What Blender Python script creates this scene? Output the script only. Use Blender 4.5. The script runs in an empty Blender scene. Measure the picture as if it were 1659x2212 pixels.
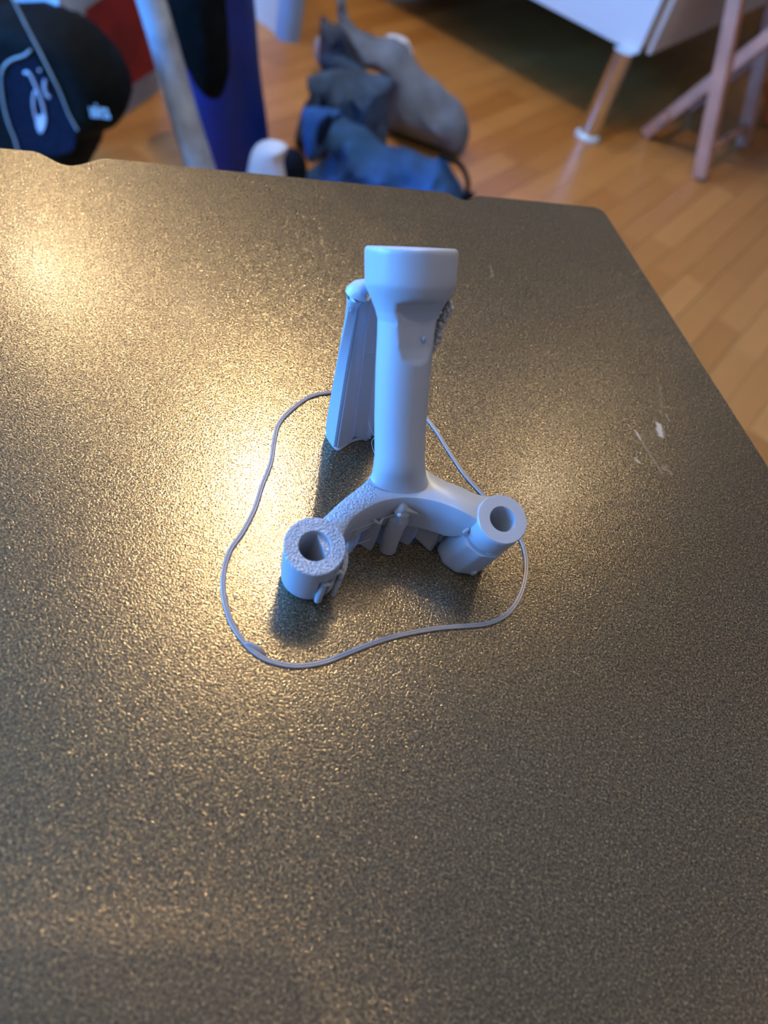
import bpy, bmesh, math, random
from mathutils import Vector, Matrix, noise
from mathutils.geometry import delaunay_2d_cdt
random.seed(7)
PI = math.pi

# ------------------------------------------------------------------ camera (metres, world z up, plate top at z = 0)
CX, CY, F = 829.5, 1106.0, 1660.0
S = 0.14
FLOOR = -0.76
CEIL = 1.64
dn = Vector((353 - CX, 2415 - CY, F)).normalized()
upc = -dn
Yc = (Vector((0, 0, 1)) - upc * upc.z).normalized()
Xc = Yc.cross(upc)
Rm = Matrix((Xc, Yc, upc))            # camera (x right, y down, z forward) -> world
CAM = Vector((0, 0, S))
IR = Rm @ Vector((1, 0, 0)); IU = Rm @ Vector((0, -1, 0)); FW = Rm @ Vector((0, 0, 1))
cd = bpy.data.cameras.new('camera'); cam = bpy.data.objects.new('camera', cd)
bpy.context.scene.collection.objects.link(cam)
M4 = Matrix((( IR.x, IU.x, -FW.x, CAM.x), (IR.y, IU.y, -FW.y, CAM.y), (IR.z, IU.z, -FW.z, CAM.z), (0, 0, 0, 1)))
cam.matrix_world = M4
cd.sensor_fit = 'VERTICAL'; cd.sensor_height = 24.0; cd.lens = 24.0 * F / 2212.0
cd.clip_start = 0.005; cd.clip_end = 50
cd.dof.use_dof = True; cd.dof.focus_distance = 0.184; cd.dof.aperture_fstop = 9.0
sc = bpy.context.scene
sc.camera = cam
sc.view_settings.view_transform = 'Standard'
sc.view_settings.look = 'None'
sc.view_settings.gamma = 1.0
sc.view_settings.exposure = 0.0
sc.view_settings.use_curve_mapping = False

# room directions (floor boards run along U)
U = Vector((0.39, 0.921, 0)).normalized(); V = Vector((-U.y, U.x, 0)); UP = Vector((0, 0, 1))
def uv(u, v, z=0.0): return U * u + V * v + UP * z

# world: overcast dusk sky outside the windows
w = bpy.data.worlds.new('sky'); sc.world = w; w.use_nodes = True
w.node_tree.nodes['Background'].inputs[0].default_value = (0.30, 0.48, 1.0, 1)
w.node_tree.nodes['Background'].inputs[1].default_value = 0.5

LAMPS = []
def light(name, typ, loc, energy, color, target=None, size=0.03, sx=None, sy=None):
    ld = bpy.data.lights.new(name, typ); ld.energy = energy; ld.color = color
    if typ == 'AREA':
        ld.shape = 'RECTANGLE'; ld.size = sx; ld.size_y = sy
    else: ld.shadow_soft_size = size
    o = bpy.data.objects.new(name, ld); o.location = loc
    if target is not None:
        o.rotation_euler = (Vector(target) - Vector(loc)).to_track_quat('-Z', 'Y').to_euler()
    sc.collection.objects.link(o)
    return o
def dirae(az, el):
    az, el = math.radians(az), math.radians(el)
    return Vector((math.sin(az) * math.cos(el), math.cos(az) * math.cos(el), math.sin(el)))
WARM = (1.0, 0.85, 0.61)
HL = CEIL - 0.07
spots = [(-14.9, 47.2, 33, 0.016), (-11.8, 53.5, 6, 0.016), (-34.6, 33.9, 11, 0.03), (14.0, 41.0, 3, 0.05), (-23.0, 36.0, 2, 0.05)]
for az, el, e, sz in spots:
    d = dirae(az, el); p = d * (HL / d.z)
    LAMPS.append(p); light('ceiling_spot_light', 'POINT', p, e, WARM, size=sz)
# weaker point lights added beside the spots, stretching their glare into streaks
for az, el, e in ((-36.5, 33.0, 4), (-32.0, 34.6, 4), (-29.5, 35.0, 2), (-27.0, 35.3, 1), (-16.9, 46.9, .9), (-12.9, 47.4, .9), (-15.5, 53.0, .8), (-13.6, 53.3, 1), (-9.9, 53.7, .8), (-8.0, 53.9, .6), (-19, 46.3, .5), (-10.9, 47.8, .5), (11.6, 41.3, 1), (16.2, 40.6, 1)):
    d = dirae(az, el); light('glare_streak_light', 'POINT', d * (HL / d.z), e, WARM, size=.02)
p = Vector((-0.06, -0.12, HL)); LAMPS.append(p)
light('ceiling_spot_light', 'POINT', p, 9, (1.0, 0.78, 0.56), size=0.025)
p = Vector((1.75, 0.2, HL)); LAMPS.append(p)
light('ceiling_spot_light', 'POINT', p, 5, (1.0, 0.86, 0.70), size=0.04)  # added fill lamp, unseen, brightens the right side of the print
# daylight through the two windows
WIN1 = uv(-0.85, 2.57, 0.42)     # left wall
light('window_daylight', 'AREA', WIN1, 150, (0.07, 0.34, 1.0), target=WIN1 - V, sx=1.2, sy=.85)
WIN2 = uv(-1.57, 1.75, 0.5)     # wall behind the viewer
light('window_daylight', 'AREA', WIN2, 120, (0.08, 0.36, 1.0), target=WIN2 + U, sx=1.2, sy=.95)

# ------------------------------------------------------------------ helpers
def ray(px, py): return Rm @ Vector((px - CX, py - CY, F))
def at(px, py, z):
    d = ray(px, py); return CAM + d * ((z - S) / d.z)
def onp(px, py, p0, nn):
    d = ray(px, py); return CAM + d * ((p0 - CAM).dot(nn) / d.dot(nn))
def aty(px, py, y): return onp(px, py, Vector((0, y, 0)), Vector((0, 1, 0)))
def scale_at(p): return F / (Rm.transposed() @ (p - CAM)).z     # pixels per metre at a point
def proj(p):
    c = Rm.transposed() @ (p - CAM); return (CX + F * c.x / c.z, CY + F * c.y / c.z)

def new_mat(name): 
    m = bpy.data.materials.new(name); m.use_nodes = True
    return m, m.node_tree.nodes, m.node_tree.links, m.node_tree.nodes['Principled BSDF']
def simple(name, col, rough=0.6, metal=0.0, noise_scale=0, noise_amt=0.15, bump=0.0, bump_scale=200, bump_dist=0.001, spec=0.5):
    m, N, L, b = new_mat(name)
    b.inputs['Base Color'].default_value = (*col, 1); b.inputs['Roughness'].default_value = rough
    b.inputs['Metallic'].default_value = metal; b.inputs['Specular IOR Level'].default_value = spec
    tc = N.new('ShaderNodeTexCoord')
    if noise_scale:
        n = N.new('ShaderNodeTexNoise'); n.inputs['Scale'].default_value = noise_scale; n.inputs['Detail'].default_value = 4
        L.new(tc.outputs['Object'], n.inputs['Vector'])
        r = N.new('ShaderNodeValToRGB')
        a = [max(0, c * (1 - noise_amt)) for c in col]; c2 = [min(1, c * (1 + noise_amt)) for c in col]
        r.color_ramp.elements[0].color = (*a, 1); r.color_ramp.elements[1].color = (*c2, 1)
        r.color_ramp.elements[0].position = 0.3; r.color_ramp.elements[1].position = 0.7
        L.new(n.outputs['Fac'], r.inputs[0]); L.new(r.outputs[0], b.inputs['Base Color'])
    if bump:
        n = N.new('ShaderNodeTexNoise'); n.inputs['Scale'].default_value = bump_scale; n.inputs['Detail'].default_value = 3
        L.new(tc.outputs['Object'], n.inputs['Vector'])
        bp = N.new('ShaderNodeBump'); bp.inputs['Strength'].default_value = bump; bp.inputs['Distance'].default_value = bump_dist
        L.new(n.outputs['Fac'], bp.inputs['Height']); L.new(bp.outputs[0], b.inputs['Normal'])
    return m

def link(o, parent=None):
    sc.collection.objects.link(o)
    if parent:
        o.parent = parent
        o.matrix_parent_inverse = Matrix.Translation(parent.location).inverted()
    return o
def obj(name, bm, mat, parent=None, smooth=True, recalc=True):
    if recalc: bmesh.ops.recalc_face_normals(bm, faces=bm.faces)
    me = bpy.data.meshes.new(name); bm.to_mesh(me); bm.free()
    if smooth:
        for p in me.polygons: p.use_smooth = True
        try: me.set_sharp_from_angle(angle=math.radians(40))
        except Exception: pass
    me.materials.append(mat)
    return link(bpy.data.objects.new(name, me), parent)
def tag(o, label=None, cat=None, group=None, kind=None):
    if label: o['label'] = label
    if cat: o['category'] = cat
    if group: o['group'] = group
    if kind: o['kind'] = kind
    return o
def thing(name, loc, label, cat, group=None):
    o = bpy.data.objects.new(name, None); o.location = loc; o.empty_display_size = 0.02
    sc.collection.objects.link(o); return tag(o, label, cat, group)

def loft(bm, rings, cap0=True, cap1=True, closed=True):
    vs = [[bm.verts.new(p) for p in r] for r in rings]
    n = len(rings[0])
    for a, b in zip(vs, vs[1:]):
        for i in range(n if closed else n - 1):
            j = (i + 1) % n
            bm.faces.new((a[i], a[j], b[j], b[i]))
    if cap0: bm.faces.new(vs[0][::-1])
    if cap1: bm.faces.new(vs[-1])
    return vs
def basis(axis, hint=Vector((0, 0, 1))):
    a = axis.normalized()
    if abs(a.dot(hint)) > 0.98: hint = Vector((1, 0, 0))
    e1 = hint.cross(a).normalized(); e2 = a.cross(e1)
    return a, e1, e2
def ring(c, e1, e2, r, n=24, r2=None):
    r2 = r if r2 is None else r2
    return [c + e1 * (r * math.cos(2 * PI * k / n)) + e2 * (r2 * math.sin(2 * PI * k / n)) for k in range(n)]
def tube(bm, pts, rad, n=12, close=False, flat=1.0):
    pts = [Vector(p) for p in pts]; m = len(pts)
    rr = rad if isinstance(rad, (list, tuple)) else [rad] * m
    rings = []
    for i, p in enumerate(pts):
        if close: t = pts[(i + 1) % m] - pts[i - 1]
        else: t = pts[min(i + 1, m - 1)] - pts[max(i - 1, 0)]
        a, e1, e2 = basis(t)
        rings.append(ring(p, e1, e2, rr[i], n, rr[i] * flat))
    if close: rings.append(rings[0]); 
    loft(bm, rings, not close, not close)
    if close: bmesh.ops.remove_doubles(bm, verts=bm.verts, dist=1e-7)
def catmull(pts, sub=6, close=False):
    out = []; m = len(pts)
    rng = range(m) if close else range(m - 1)
    for i in rng:
        if close: p0, p1, p2, p3 = pts[i - 1], pts[i], pts[(i + 1) % m], pts[(i + 2) % m]
        else: p0, p1, p2, p3 = pts[max(i - 1, 0)], pts[i], pts[i + 1], pts[min(i + 2, m - 1)]
        for k in range(sub):
            t = k / sub
            out.append(0.5 * ((2 * p1) + (p2 - p0) * t + (2 * p0 - 5 * p1 + 4 * p2 - p3) * t * t + (3 * p1 - p0 - 3 * p2 + p3) * t ** 3))
    if not close: out.append(pts[-1])
    return out
def lerp(tab, x):
    if x <= tab[0][0]: return tab[0][1]
    for (a, va), (b, vb) in zip(tab, tab[1:]):
        if x <= b: return va + (vb - va) * (x - a) / (b - a)
    return tab[-1][1]
def slerp_(tab, x):       # smoothed table
    if x <= tab[0][0]: return tab[0][1]
    for (a, va), (b, vb) in zip(tab, tab[1:]):
        if x <= b:
            t = (x - a) / (b - a); t = t * t * (3 - 2 * t); return va + (vb - va) * t
    return tab[-1][1]
def obox(bm, c, ax, ay, az, sx, sy, sz):      # oriented box, centre c
    vs = [bm.verts.new(c + ax * (sx / 2 * i) + ay * (sy / 2 * j) + az * (sz / 2 * k)) for i in (-1, 1) for j in (-1, 1) for k in (-1, 1)]
    for f in ((0, 1, 3, 2), (4, 6, 7, 5), (0, 4, 5, 1), (2, 3, 7, 6), (0, 2, 6, 4), (1, 5, 7, 3)):
        bm.faces.new([vs[i] for i in f])
    return vs
def prism(bm, pts, z0, z1):
    a = [bm.verts.new((p[0], p[1], z0)) for p in pts]; b = [bm.verts.new((p[0], p[1], z1)) for p in pts]
    n = len(pts)
    for i in range(n):
        j = (i + 1) % n; bm.faces.new((a[i], a[j], b[j], b[i]))
    bm.faces.new(a[::-1]); bm.faces.new(b)

# ------------------------------------------------------------------ materials
def plate_material():
    m, N, L, b = new_mat('gold_textured_steel')
    tc = N.new('ShaderNodeTexCoord')
    def nz(scale, detail=2, rough=0.5, dist=0.0):
        n = N.new('ShaderNodeTexNoise'); n.inputs['Scale'].default_value = scale; n.inputs['Detail'].default_value = detail
        n.inputs['Roughness'].default_value = rough; n.inputs['Distortion'].default_value = dist
        L.new(tc.outputs['Object'], n.inputs['Vector']); return n
    n1 = nz(2300, 1.0, 0.5, 0.6)
    n3 = nz(9, 3)                          # faint wear
    ramp = N.new('ShaderNodeValToRGB')
    ramp.color_ramp.elements[0].position = 0.3; ramp.color_ramp.elements[0].color = (0.265, 0.202, 0.118, 1)
    ramp.color_ramp.elements[1].position = 0.75; ramp.color_ramp.elements[1].color = (0.315, 0.245, 0.148, 1)
    L.new(n3.outputs['Fac'], ramp.inputs[0])
    b.inputs['Metallic'].default_value = 0.85
    b.inputs['Roughness'].default_value = 0.34
    # scratches: smooth pale residue marks near the right edge, dark scratches at the left
    gr = N.new('ShaderNodeValToRGB'); e = gr.color_ramp.elements  # gold flecks and dark pits of the grain; sparkle glints painted into colour
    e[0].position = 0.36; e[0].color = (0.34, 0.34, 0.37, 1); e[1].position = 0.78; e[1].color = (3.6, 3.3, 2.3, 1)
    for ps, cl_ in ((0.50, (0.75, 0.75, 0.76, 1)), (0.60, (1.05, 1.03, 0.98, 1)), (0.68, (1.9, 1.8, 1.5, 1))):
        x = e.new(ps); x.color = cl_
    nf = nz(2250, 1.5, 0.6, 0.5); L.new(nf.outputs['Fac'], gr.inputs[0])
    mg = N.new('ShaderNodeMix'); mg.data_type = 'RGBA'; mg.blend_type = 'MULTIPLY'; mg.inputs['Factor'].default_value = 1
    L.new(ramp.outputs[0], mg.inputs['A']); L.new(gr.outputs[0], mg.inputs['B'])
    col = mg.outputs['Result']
    sep = N.new('ShaderNodeSeparateXYZ'); L.new(tc.outputs['Object'], sep.inputs[0])
    def math_(op, a, c=None, clamp=False):
        n = N.new('ShaderNodeMath'); n.operation = op; n.use_clamp = clamp
        for i, v in enumerate((a, c)):
            if v is None: continue
            if isinstance(v, (int, float)): n.inputs[i].default_value = v
            else: L.new(v, n.inputs[i])
        return n.outputs[0]
    wob = nz(220, 3); wob2 = nz(600, 3)
    def capsule(p, q, width, soft):
        # distance from the line p-q in the plate plane, with ragged edge
        d = (q - p); Ln = d.length; d = d / Ln; nrm = Vector((-d.y, d.x))
        def dot(vx, vy, off):
            a = math_('MULTIPLY', sep.outputs[0], vx); c = math_('MULTIPLY', sep.outputs[1], vy)
            return math_('SUBTRACT', math_('ADD', a, c), off)
        t = dot(d.x, d.y, p.x * d.x + p.y * d.y); s = dot(nrm.x, nrm.y, p.x * nrm.x + p.y * nrm.y)
        ex = math_('MAXIMUM', math_('MULTIPLY', t, -1.0), math_('SUBTRACT', t, Ln)); ex = math_('MAXIMUM', ex, 0.0)
        dist = math_('SQRT', math_('ADD', math_('POWER', math_('ABSOLUTE', s), 2.0), math_('POWER', ex, 2.0)))
        dist = math_('ADD', dist, math_('MULTIPLY', math_('SUBTRACT', wob2.outputs['Fac'], 0.5), width * 1.6))
        v = math_('DIVIDE', math_('SUBTRACT', width, dist), soft, True)
        return v
    def P(x, y): q = at(x, y, 0); return Vector((q.x, q.y))
    marks = [(P(1422, 918), P(1428, 940), 0.00150, 0.0012, 0.85), (P(1373, 930), P(1384, 950), 0.0006, 0.0006, 0.7),
             (P(1384, 950), P(1430, 1022), 0.0006, 0.0012, 0.45), (P(1374, 992), P(1380, 998), 0.0008, 0.0008, 0.6),
             (P(1438, 893), P(1446, 910), 0.0003, 0.0004, 0.6), (P(1425, 830), P(1428, 890), 0.0008, 0.0018, 0.3),
             (P(1435, 1010), P(1448, 1020), 0.0012, 0.0018, 0.35), (P(1060, 575), P(1064, 598), 0.0007, 0.0009, 0.35), (P(676, 1694), P(677, 1702), 0.0001, 0.0002, 1.0)]
    tot = None
    for p_, q_, wd, sf, am in marks:
        v = math_('MULTIPLY', capsule(p_, q_, wd, sf), am)
        tot = v if tot is None else math_('MAXIMUM', tot, v)
    mix = N.new('ShaderNodeMix'); mix.data_type = 'RGBA'
    L.new(tot, mix.inputs['Factor']); L.new(col, mix.inputs['A']); mix.inputs['B'].default_value = (0.62, 0.56, 0.47, 1)
    L.new(mix.outputs['Result'], b.inputs['Base Color'])
    # metallic falls where residue covers it
    L.new(math_('SUBTRACT', 0.66, math_('MULTIPLY', tot, 0.5)), b.inputs['Metallic'])
    L.new(math_('ADD', 0.15, math_('MULTIPLY', tot, 0.25)), b.inputs['Roughness'])
    b.inputs['Coat Weight'].default_value = 0.16; b.inputs['Coat Roughness'].default_value = 0.09
    bp = N.new('ShaderNodeBump'); bp.inputs['Distance'].default_value = 0.00009
    L.new(math_('SUBTRACT', 0.8, math_('MULTIPLY', tot, 0.7)), bp.inputs['Strength'])
    L.new(nf.outputs['Fac'], bp.inputs['Height'])
    L.new(bp.outputs[0], b.inputs['Normal'])
    bc = N.new('ShaderNodeBump'); bc.inputs['Distance'].default_value = 0.00003; bc.inputs['Strength'].default_value = 0.6
    L.new(nf.outputs['Fac'], bc.inputs['Height']); L.new(bc.outputs[0], b.inputs['Coat Normal'])
    return m
MP = plate_material()

def print_material(name, col, rough=0.33, pebble=0.0, alpha=1.0, sss=0.2):
    m, N, L, b = new_mat(name)
    b.inputs['Base Color'].default_value = (*col, 1); b.inputs['Roughness'].default_value = rough
    b.inputs['Subsurface Weight'].default_value = sss
    b.inputs['Subsurface Radius'].default_value = (1.0, 1.0, 1.1); b.inputs['Subsurface Scale'].default_value = 0.0018
    tc = N.new('ShaderNodeTexCoord')
    geo = N.new('ShaderNodeNewGeometry')
    wv = N.new('ShaderNodeTexWave'); wv.wave_type = 'BANDS'; wv.bands_direction = 'Z'; wv.inputs['Scale'].default_value = 1400
    wv.inputs['Distortion'].default_value = 0.4
    L.new(geo.outputs['Position'], wv.inputs['Vector'])
    bp = N.new('ShaderNodeBump'); bp.inputs['Strength'].default_value = 0.12; bp.inputs['Distance'].default_value = 0.00004
    L.new(wv.outputs['Fac'], bp.inputs['Height'])
    last = bp
    if pebble:
        n = N.new('ShaderNodeTexNoise'); n.inputs['Scale'].default_value = 2300; n.inputs['Detail'].default_value = 0
        L.new(geo.outputs['Position'], n.inputs['Vector'])
        b2 = N.new('ShaderNodeBump'); b2.inputs['Strength'].default_value = pebble; b2.inputs['Distance'].default_value = 0.0004
        L.new(n.outputs['Fac'], b2.inputs['Height']); L.new(bp.outputs[0], b2.inputs['Normal']); last = b2
    L.new(last.outputs[0], b.inputs['Normal'])
    return m
PCOL = (0.50, 0.53, 0.60)
MPR = print_material('translucent_grey_plastic', PCOL)
MPB = print_material('pebbled_grey_plastic', PCOL, 0.12, 1.0)
MPT = print_material('thin_support_plastic', (0.44, 0.43, 0.44), 0.4, 0.0, sss=0.5)
MSK = print_material('clear_filament_plastic', (0.52, 0.45, 0.43), 0.25, 0.0, sss=0.2)
MSK.node_tree.nodes['Principled BSDF'].inputs['Transmission Weight'].default_value = 0.3

def wood_material():
    m, N, L, b = new_mat('beech_parquet')
    oi = N.new('ShaderNodeObjectInfo')
    geo = N.new('ShaderNodeNewGeometry')
    mp = N.new('ShaderNodeMapping'); mp.inputs['Rotation'].default_value = (0, 0, -math.atan2(U.y, U.x))
    mp.vector_type = 'POINT'
    L.new(geo.outputs['Position'], mp.inputs['Vector'])
    m2 = N.new('ShaderNodeMapping'); m2.inputs['Scale'].default_value = (3, 60, 1); L.new(mp.outputs[0], m2.inputs['Vector'])
    n = N.new('ShaderNodeTexNoise'); n.inputs['Scale'].default_value = 1.0; n.inputs['Detail'].default_value = 4
    L.new(m2.outputs[0], n.inputs['Vector'])
    a = N.new('ShaderNodeMath'); a.operation = 'MULTIPLY'; a.inputs[1].default_value = 0.3; L.new(n.outputs['Fac'], a.inputs[0])
    c = N.new('ShaderNodeMath'); c.operation = 'MULTIPLY_ADD'; c.inputs[1].default_value = 0.75; L.new(oi.outputs['Random'], c.inputs[0]); L.new(a.outputs[0], c.inputs[2])
    r = N.new('ShaderNodeValToRGB')
    r.color_ramp.elements[0].position = 0.1; r.color_ramp.elements[0].color = (0.44, 0.185, 0.045, 1)
    r.color_ramp.elements[1].position = 0.95; r.color_ramp.elements[1].color = (0.62, 0.30, 0.09, 1)
    L.new(c.outputs[0], r.inputs[0]); L.new(r.outputs[0], b.inputs['Base Color'])
    b.inputs['Roughness'].default_value = 0.32
    return m
MW = wood_material()
M_sub = simple('dark_subfloor', (0.12, 0.07, 0.04), 0.8, noise_scale=20)
M_wall = simple('warm_white_paint', (0.38, 0.32, 0.25), 0.9, noise_scale=3, noise_amt=0.04)
M_ceil = simple('ceiling_paint', (0.42, 0.36, 0.28), 0.9, noise_scale=3, noise_amt=0.03)
M_white = simple('white_lacquer', (0.62, 0.62, 0.64), 0.35, noise_scale=5, noise_amt=0.02)
M_dark = simple('dark_underside', (0.05, 0.04, 0.035), 0.8, noise_scale=30)
M_chrome = simple('brushed_chrome', (0.75, 0.70, 0.64), 0.22, 1.0, noise_scale=40, noise_amt=0.05)
M_foot = simple('clear_pale_plastic', (0.62, 0.78, 0.88), 0.2, noise_scale=50, noise_amt=0.05)
M_stool = simple('pinkish_beech', (0.50, 0.25, 0.17), 0.5, noise_scale=14, noise_amt=0.18)
M_desk = simple('grey_desk_laminate', (0.10, 0.10, 0.105), 0.5, noise_scale=60)
M_black = simple('black_nylon', (0.003, 0.005, 0.006), 0.8, spec=0.12, noise_scale=60, noise_amt=0.4, bump=0.3, bump_scale=900)
M_navy = simple('navy_mesh_fabric', (0.004, 0.009, 0.024), 0.8, spec=0.12, noise_scale=90, noise_amt=0.4)
M_pipe = simple('pale_grey_piping', (0.30, 0.38, 0.42), 0.5, noise_scale=60)
M_logo = simple('pale_grey_print', (0.50, 0.56, 0.70), 0.5, noise_scale=60, noise_amt=0.1)
M_blueroll = simple('royal_blue_foam', (0.002, 0.018, 0.20), 0.45, noise_scale=8, noise_amt=0.3)
M_pole = simple('light_blue_grey_metal', (0.42, 0.50, 0.60), 0.4, 0.3, noise_scale=25, noise_amt=0.3)
M_red = simple('dark_red_cloth', (0.26, 0.012, 0.010), 0.85, noise_scale=12, noise_amt=0.3)
M_tote = simple('pale_blue_cloth', (0.36, 0.48, 0.60), 0.8, noise_scale=9, noise_amt=0.2)
M_panel = simple('pale_grey_board', (0.62, 0.62, 0.64), 0.5, noise_scale=6, noise_amt=0.06)
M_edge = simple('blue_lit_edge', (0.25, 0.42, 0.72), 0.4, noise_scale=10, noise_amt=0.1)  # blue light falling on the board edge, painted as its colour
M_gjean = simple('faded_grey_denim', (0.14, 0.18, 0.26), 0.9, noise_scale=16, noise_amt=0.35, bump=0.3, bump_scale=700)
M_bjean = simple('blue_denim', (0.018, 0.085, 0.25), 0.9, noise_scale=16, noise_amt=0.4, bump=0.3, bump_scale=700)
M_mjean = simple('slate_blue_cloth', (0.04, 0.085, 0.18), 0.9, noise_scale=20, noise_amt=0.5, bump=0.3, bump_scale=700)
M_dcloth = simple('dark_slate_cloth', (0.045, 0.055, 0.085), 0.9, noise_scale=20, noise_amt=0.5)
M_ncloth = simple('blackish_navy_cloth', (0.008, 0.012, 0.025), 0.9, spec=0.1, noise_scale=20, noise_amt=0.3)
M_wcloth = simple('white_cotton', (0.70, 0.72, 0.78), 0.9, noise_scale=30, noise_amt=0.08)
M_lilac = simple('lilac_cotton', (0.40, 0.40, 0.60), 0.9, noise_scale=30, noise_amt=0.1)
M_orange = simple('orange_plastic', (0.85, 0.13, 0.02), 0.5, noise_scale=30, noise_amt=0.1)
M_phone = simple('black_glass_phone', (0.01, 0.01, 0.012), 0.15, noise_scale=30)
M_glass, N_, L_, b_ = new_mat('window_glass'); b_.inputs['Transmission Weight'].default_value = 1; b_.inputs['Roughness'].default_value = 0; b_.inputs['IOR'].default_value = 1.02
M_lamp, N_, L_, b_ = new_mat('lamp_lens'); b_.inputs['Emission Color'].default_value = (1, .8, .5, 1); b_.inputs['Emission Strength'].default_value = 3

# ------------------------------------------------------------------ room shell
U0, U1, V0, V1 = -1.6, 4.75, -2.2, 2.6
def slab(name, c, su, sv, sz, mat, parent=None, kind='structure', holes=None):
    bm = bmesh.new(); obox(bm, c, U, V, UP, su, sv, sz)
    o = obj(name, bm, mat, parent, smooth=False)
    if kind: o['kind'] = kind
    return o
um, vm = (U0 + U1) / 2, (V0 + V1) / 2
floor = slab('floor', uv(um, vm, FLOOR - 0.035), U1 - U0, V1 - V0, 0.04, M_sub)
slab('ceiling', uv(um, vm, CEIL + 0.03), U1 - U0 + .2, V1 - V0 + .2, 0.06, M_ceil)
slab('wall_back', uv(U1 + .05, vm, (FLOOR + CEIL) / 2), .1, V1 - V0 + .2, CEIL - FLOOR + .1, M_wall)
slab('wall_right', uv(um, V0 - .05, (FLOOR + CEIL) / 2), U1 - U0, .1, CEIL - FLOOR + .1, M_wall)
def wall_with_window(name, wname, along, nrm, c, length, wc, ww, wh, wz):
    # c: wall centre; wc: window centre offset along the wall; opening ww x wh centred at z=0.62
    zc = (FLOOR + CEIL) / 2; bm = bmesh.new()
    z0, z1 = wz - wh / 2, wz + wh / 2
    a0, a1 = -length / 2, length / 2; w0, w1 = wc - ww / 2, wc + ww / 2
    def blk(s0, s1, q0, q1):
        obox(bm, c + along * ((s0 + s1) / 2) + UP * ((q0 + q1) / 2 - c.z), along, nrm, UP, s1 - s0, .1, q1 - q0)
    blk(a0, w0, FLOOR - .05, CEIL + .05); blk(w1, a1, FLOOR - .05, CEIL + .05); blk(w0, w1, FLOOR - .05, z0); blk(w0, w1, z1, CEIL + .05)
    o = obj(name, bm, M_wall, smooth=False); o['kind'] = 'structure'
    wi = bpy.data.objects.new(wname, None); wi.location = c + along * wc + UP * (wz - c.z); sc.collection.objects.link(wi); wi['kind'] = 'structure'
    bm = bmesh.new(); cc = wi.location.copy()
    for s in (-1, 1):
        obox(bm, cc + along * (s * (ww / 2 - .02)), along, nrm, UP, .04, .08, wh)
        obox(bm, cc + UP * (s * (wh / 2 - .02)), along, nrm, UP, ww, .08, .04)
    obj('window_frame', bm, M_white, wi, smooth=False)
    bm = bmesh.new(); obox(bm, cc + nrm * .03, along, nrm, UP, ww - .06, .004, wh - .06)
    obj('window_pane', bm, M_glass, wi, smooth=False)
wall_with_window('wall_left', 'window_1', U, V, uv(um, V1 + .05, 0), U1 - U0, -0.85 - um, 1.3, .95, .42)
wall_with_window('wall_front', 'window_2', V, -U, uv(U0 - .05, vm, 0), V1 - V0, 1.75 - vm, 1.3, 1.05, .5)

# parquet staves: each one in view is a part of the floor
SW, SL = 0.0645, 0.46
bm = bmesh.new(); obox(bm, Vector((0, 0, 0)), U, V, UP, SL - .0012, SW - .0012, .012)
bmesh.ops.recalc_face_normals(bm, faces=bm.faces)
stave = bpy.data.meshes.new('floor_board'); bm.to_mesh(stave); bm.free(); stave.materials.append(MW)
cells = []
nrow = int((V1 - V0) / SW)
for i in range(nrow):
    v = V0 + SW * (i + .5); off = random.random() * SL
    j = -1
    while True:
        u = U0 + off + SL * (j + .5); j += 1
        if u - SL / 2 < U0: continue
        if u + SL / 2 > U1: break
        c = uv(u, v, FLOOR - 0.006); q = Rm.transposed() @ (c - CAM)
        vis = False
        if q.z > 0:
            for du in (-.5, 0, .5):
                x, y = proj(uv(u + du * SL, v, FLOOR))
                if -30 < x < 1690 and -40 < y < 1100 and not (y > 480 + max(0, (1300 - x)) * -0.1 and x < 1300) : vis = True
        cells.append((not vis, (c - CAM).length, c))
cells.sort(key=lambda t: (t[0], t[1]))
rest = bmesh.new()
for k, (nv, d, c) in enumerate(cells):
    if k < 300 and not nv:
        o = bpy.data.objects.new('floor_board', stave); o.location = c; link(o, floor); o.matrix_parent_inverse = Matrix.Identity(4)
    else:
        obox(rest, c, U, V, UP, SL - .0012, SW - .0012, .012)
o = obj('floor_board', rest, MW, floor, smooth=False); o['kind'] = 'stuff'

# ceiling lamps (fixtures the light comes from)
LAMP_TXT = ['small round ceiling spotlight whose glare falls left of the rear support post', 'small round ceiling spotlight whose glare falls beside the left boss',
            'small round ceiling spotlight whose glare lies at the upper left of the plate', 'small round ceiling spotlight whose faint glare lies right of the bracket',
            'small round ceiling spotlight with the faintest glare, behind the black bag side', 'small round ceiling spotlight directly above the phone', 'added fill lamp on the ceiling far to the right of the plate']
for p in LAMPS:
    k_ = LAMPS.index(p); t = thing('ceiling_lamp', (p.x, p.y, CEIL), LAMP_TXT[k_], 'lamp', 'ceiling spotlights')
    bm = bmesh.new()
    loft(bm, [ring(Vector((p.x, p.y, z)), Vector((1, 0, 0)), Vector((0, 1, 0)), r, 24) for z, r in ((CEIL, .05), (CEIL - .012, .05), (CEIL - .02, .04))])
    obj('housing', bm, M_white, t)

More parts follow.
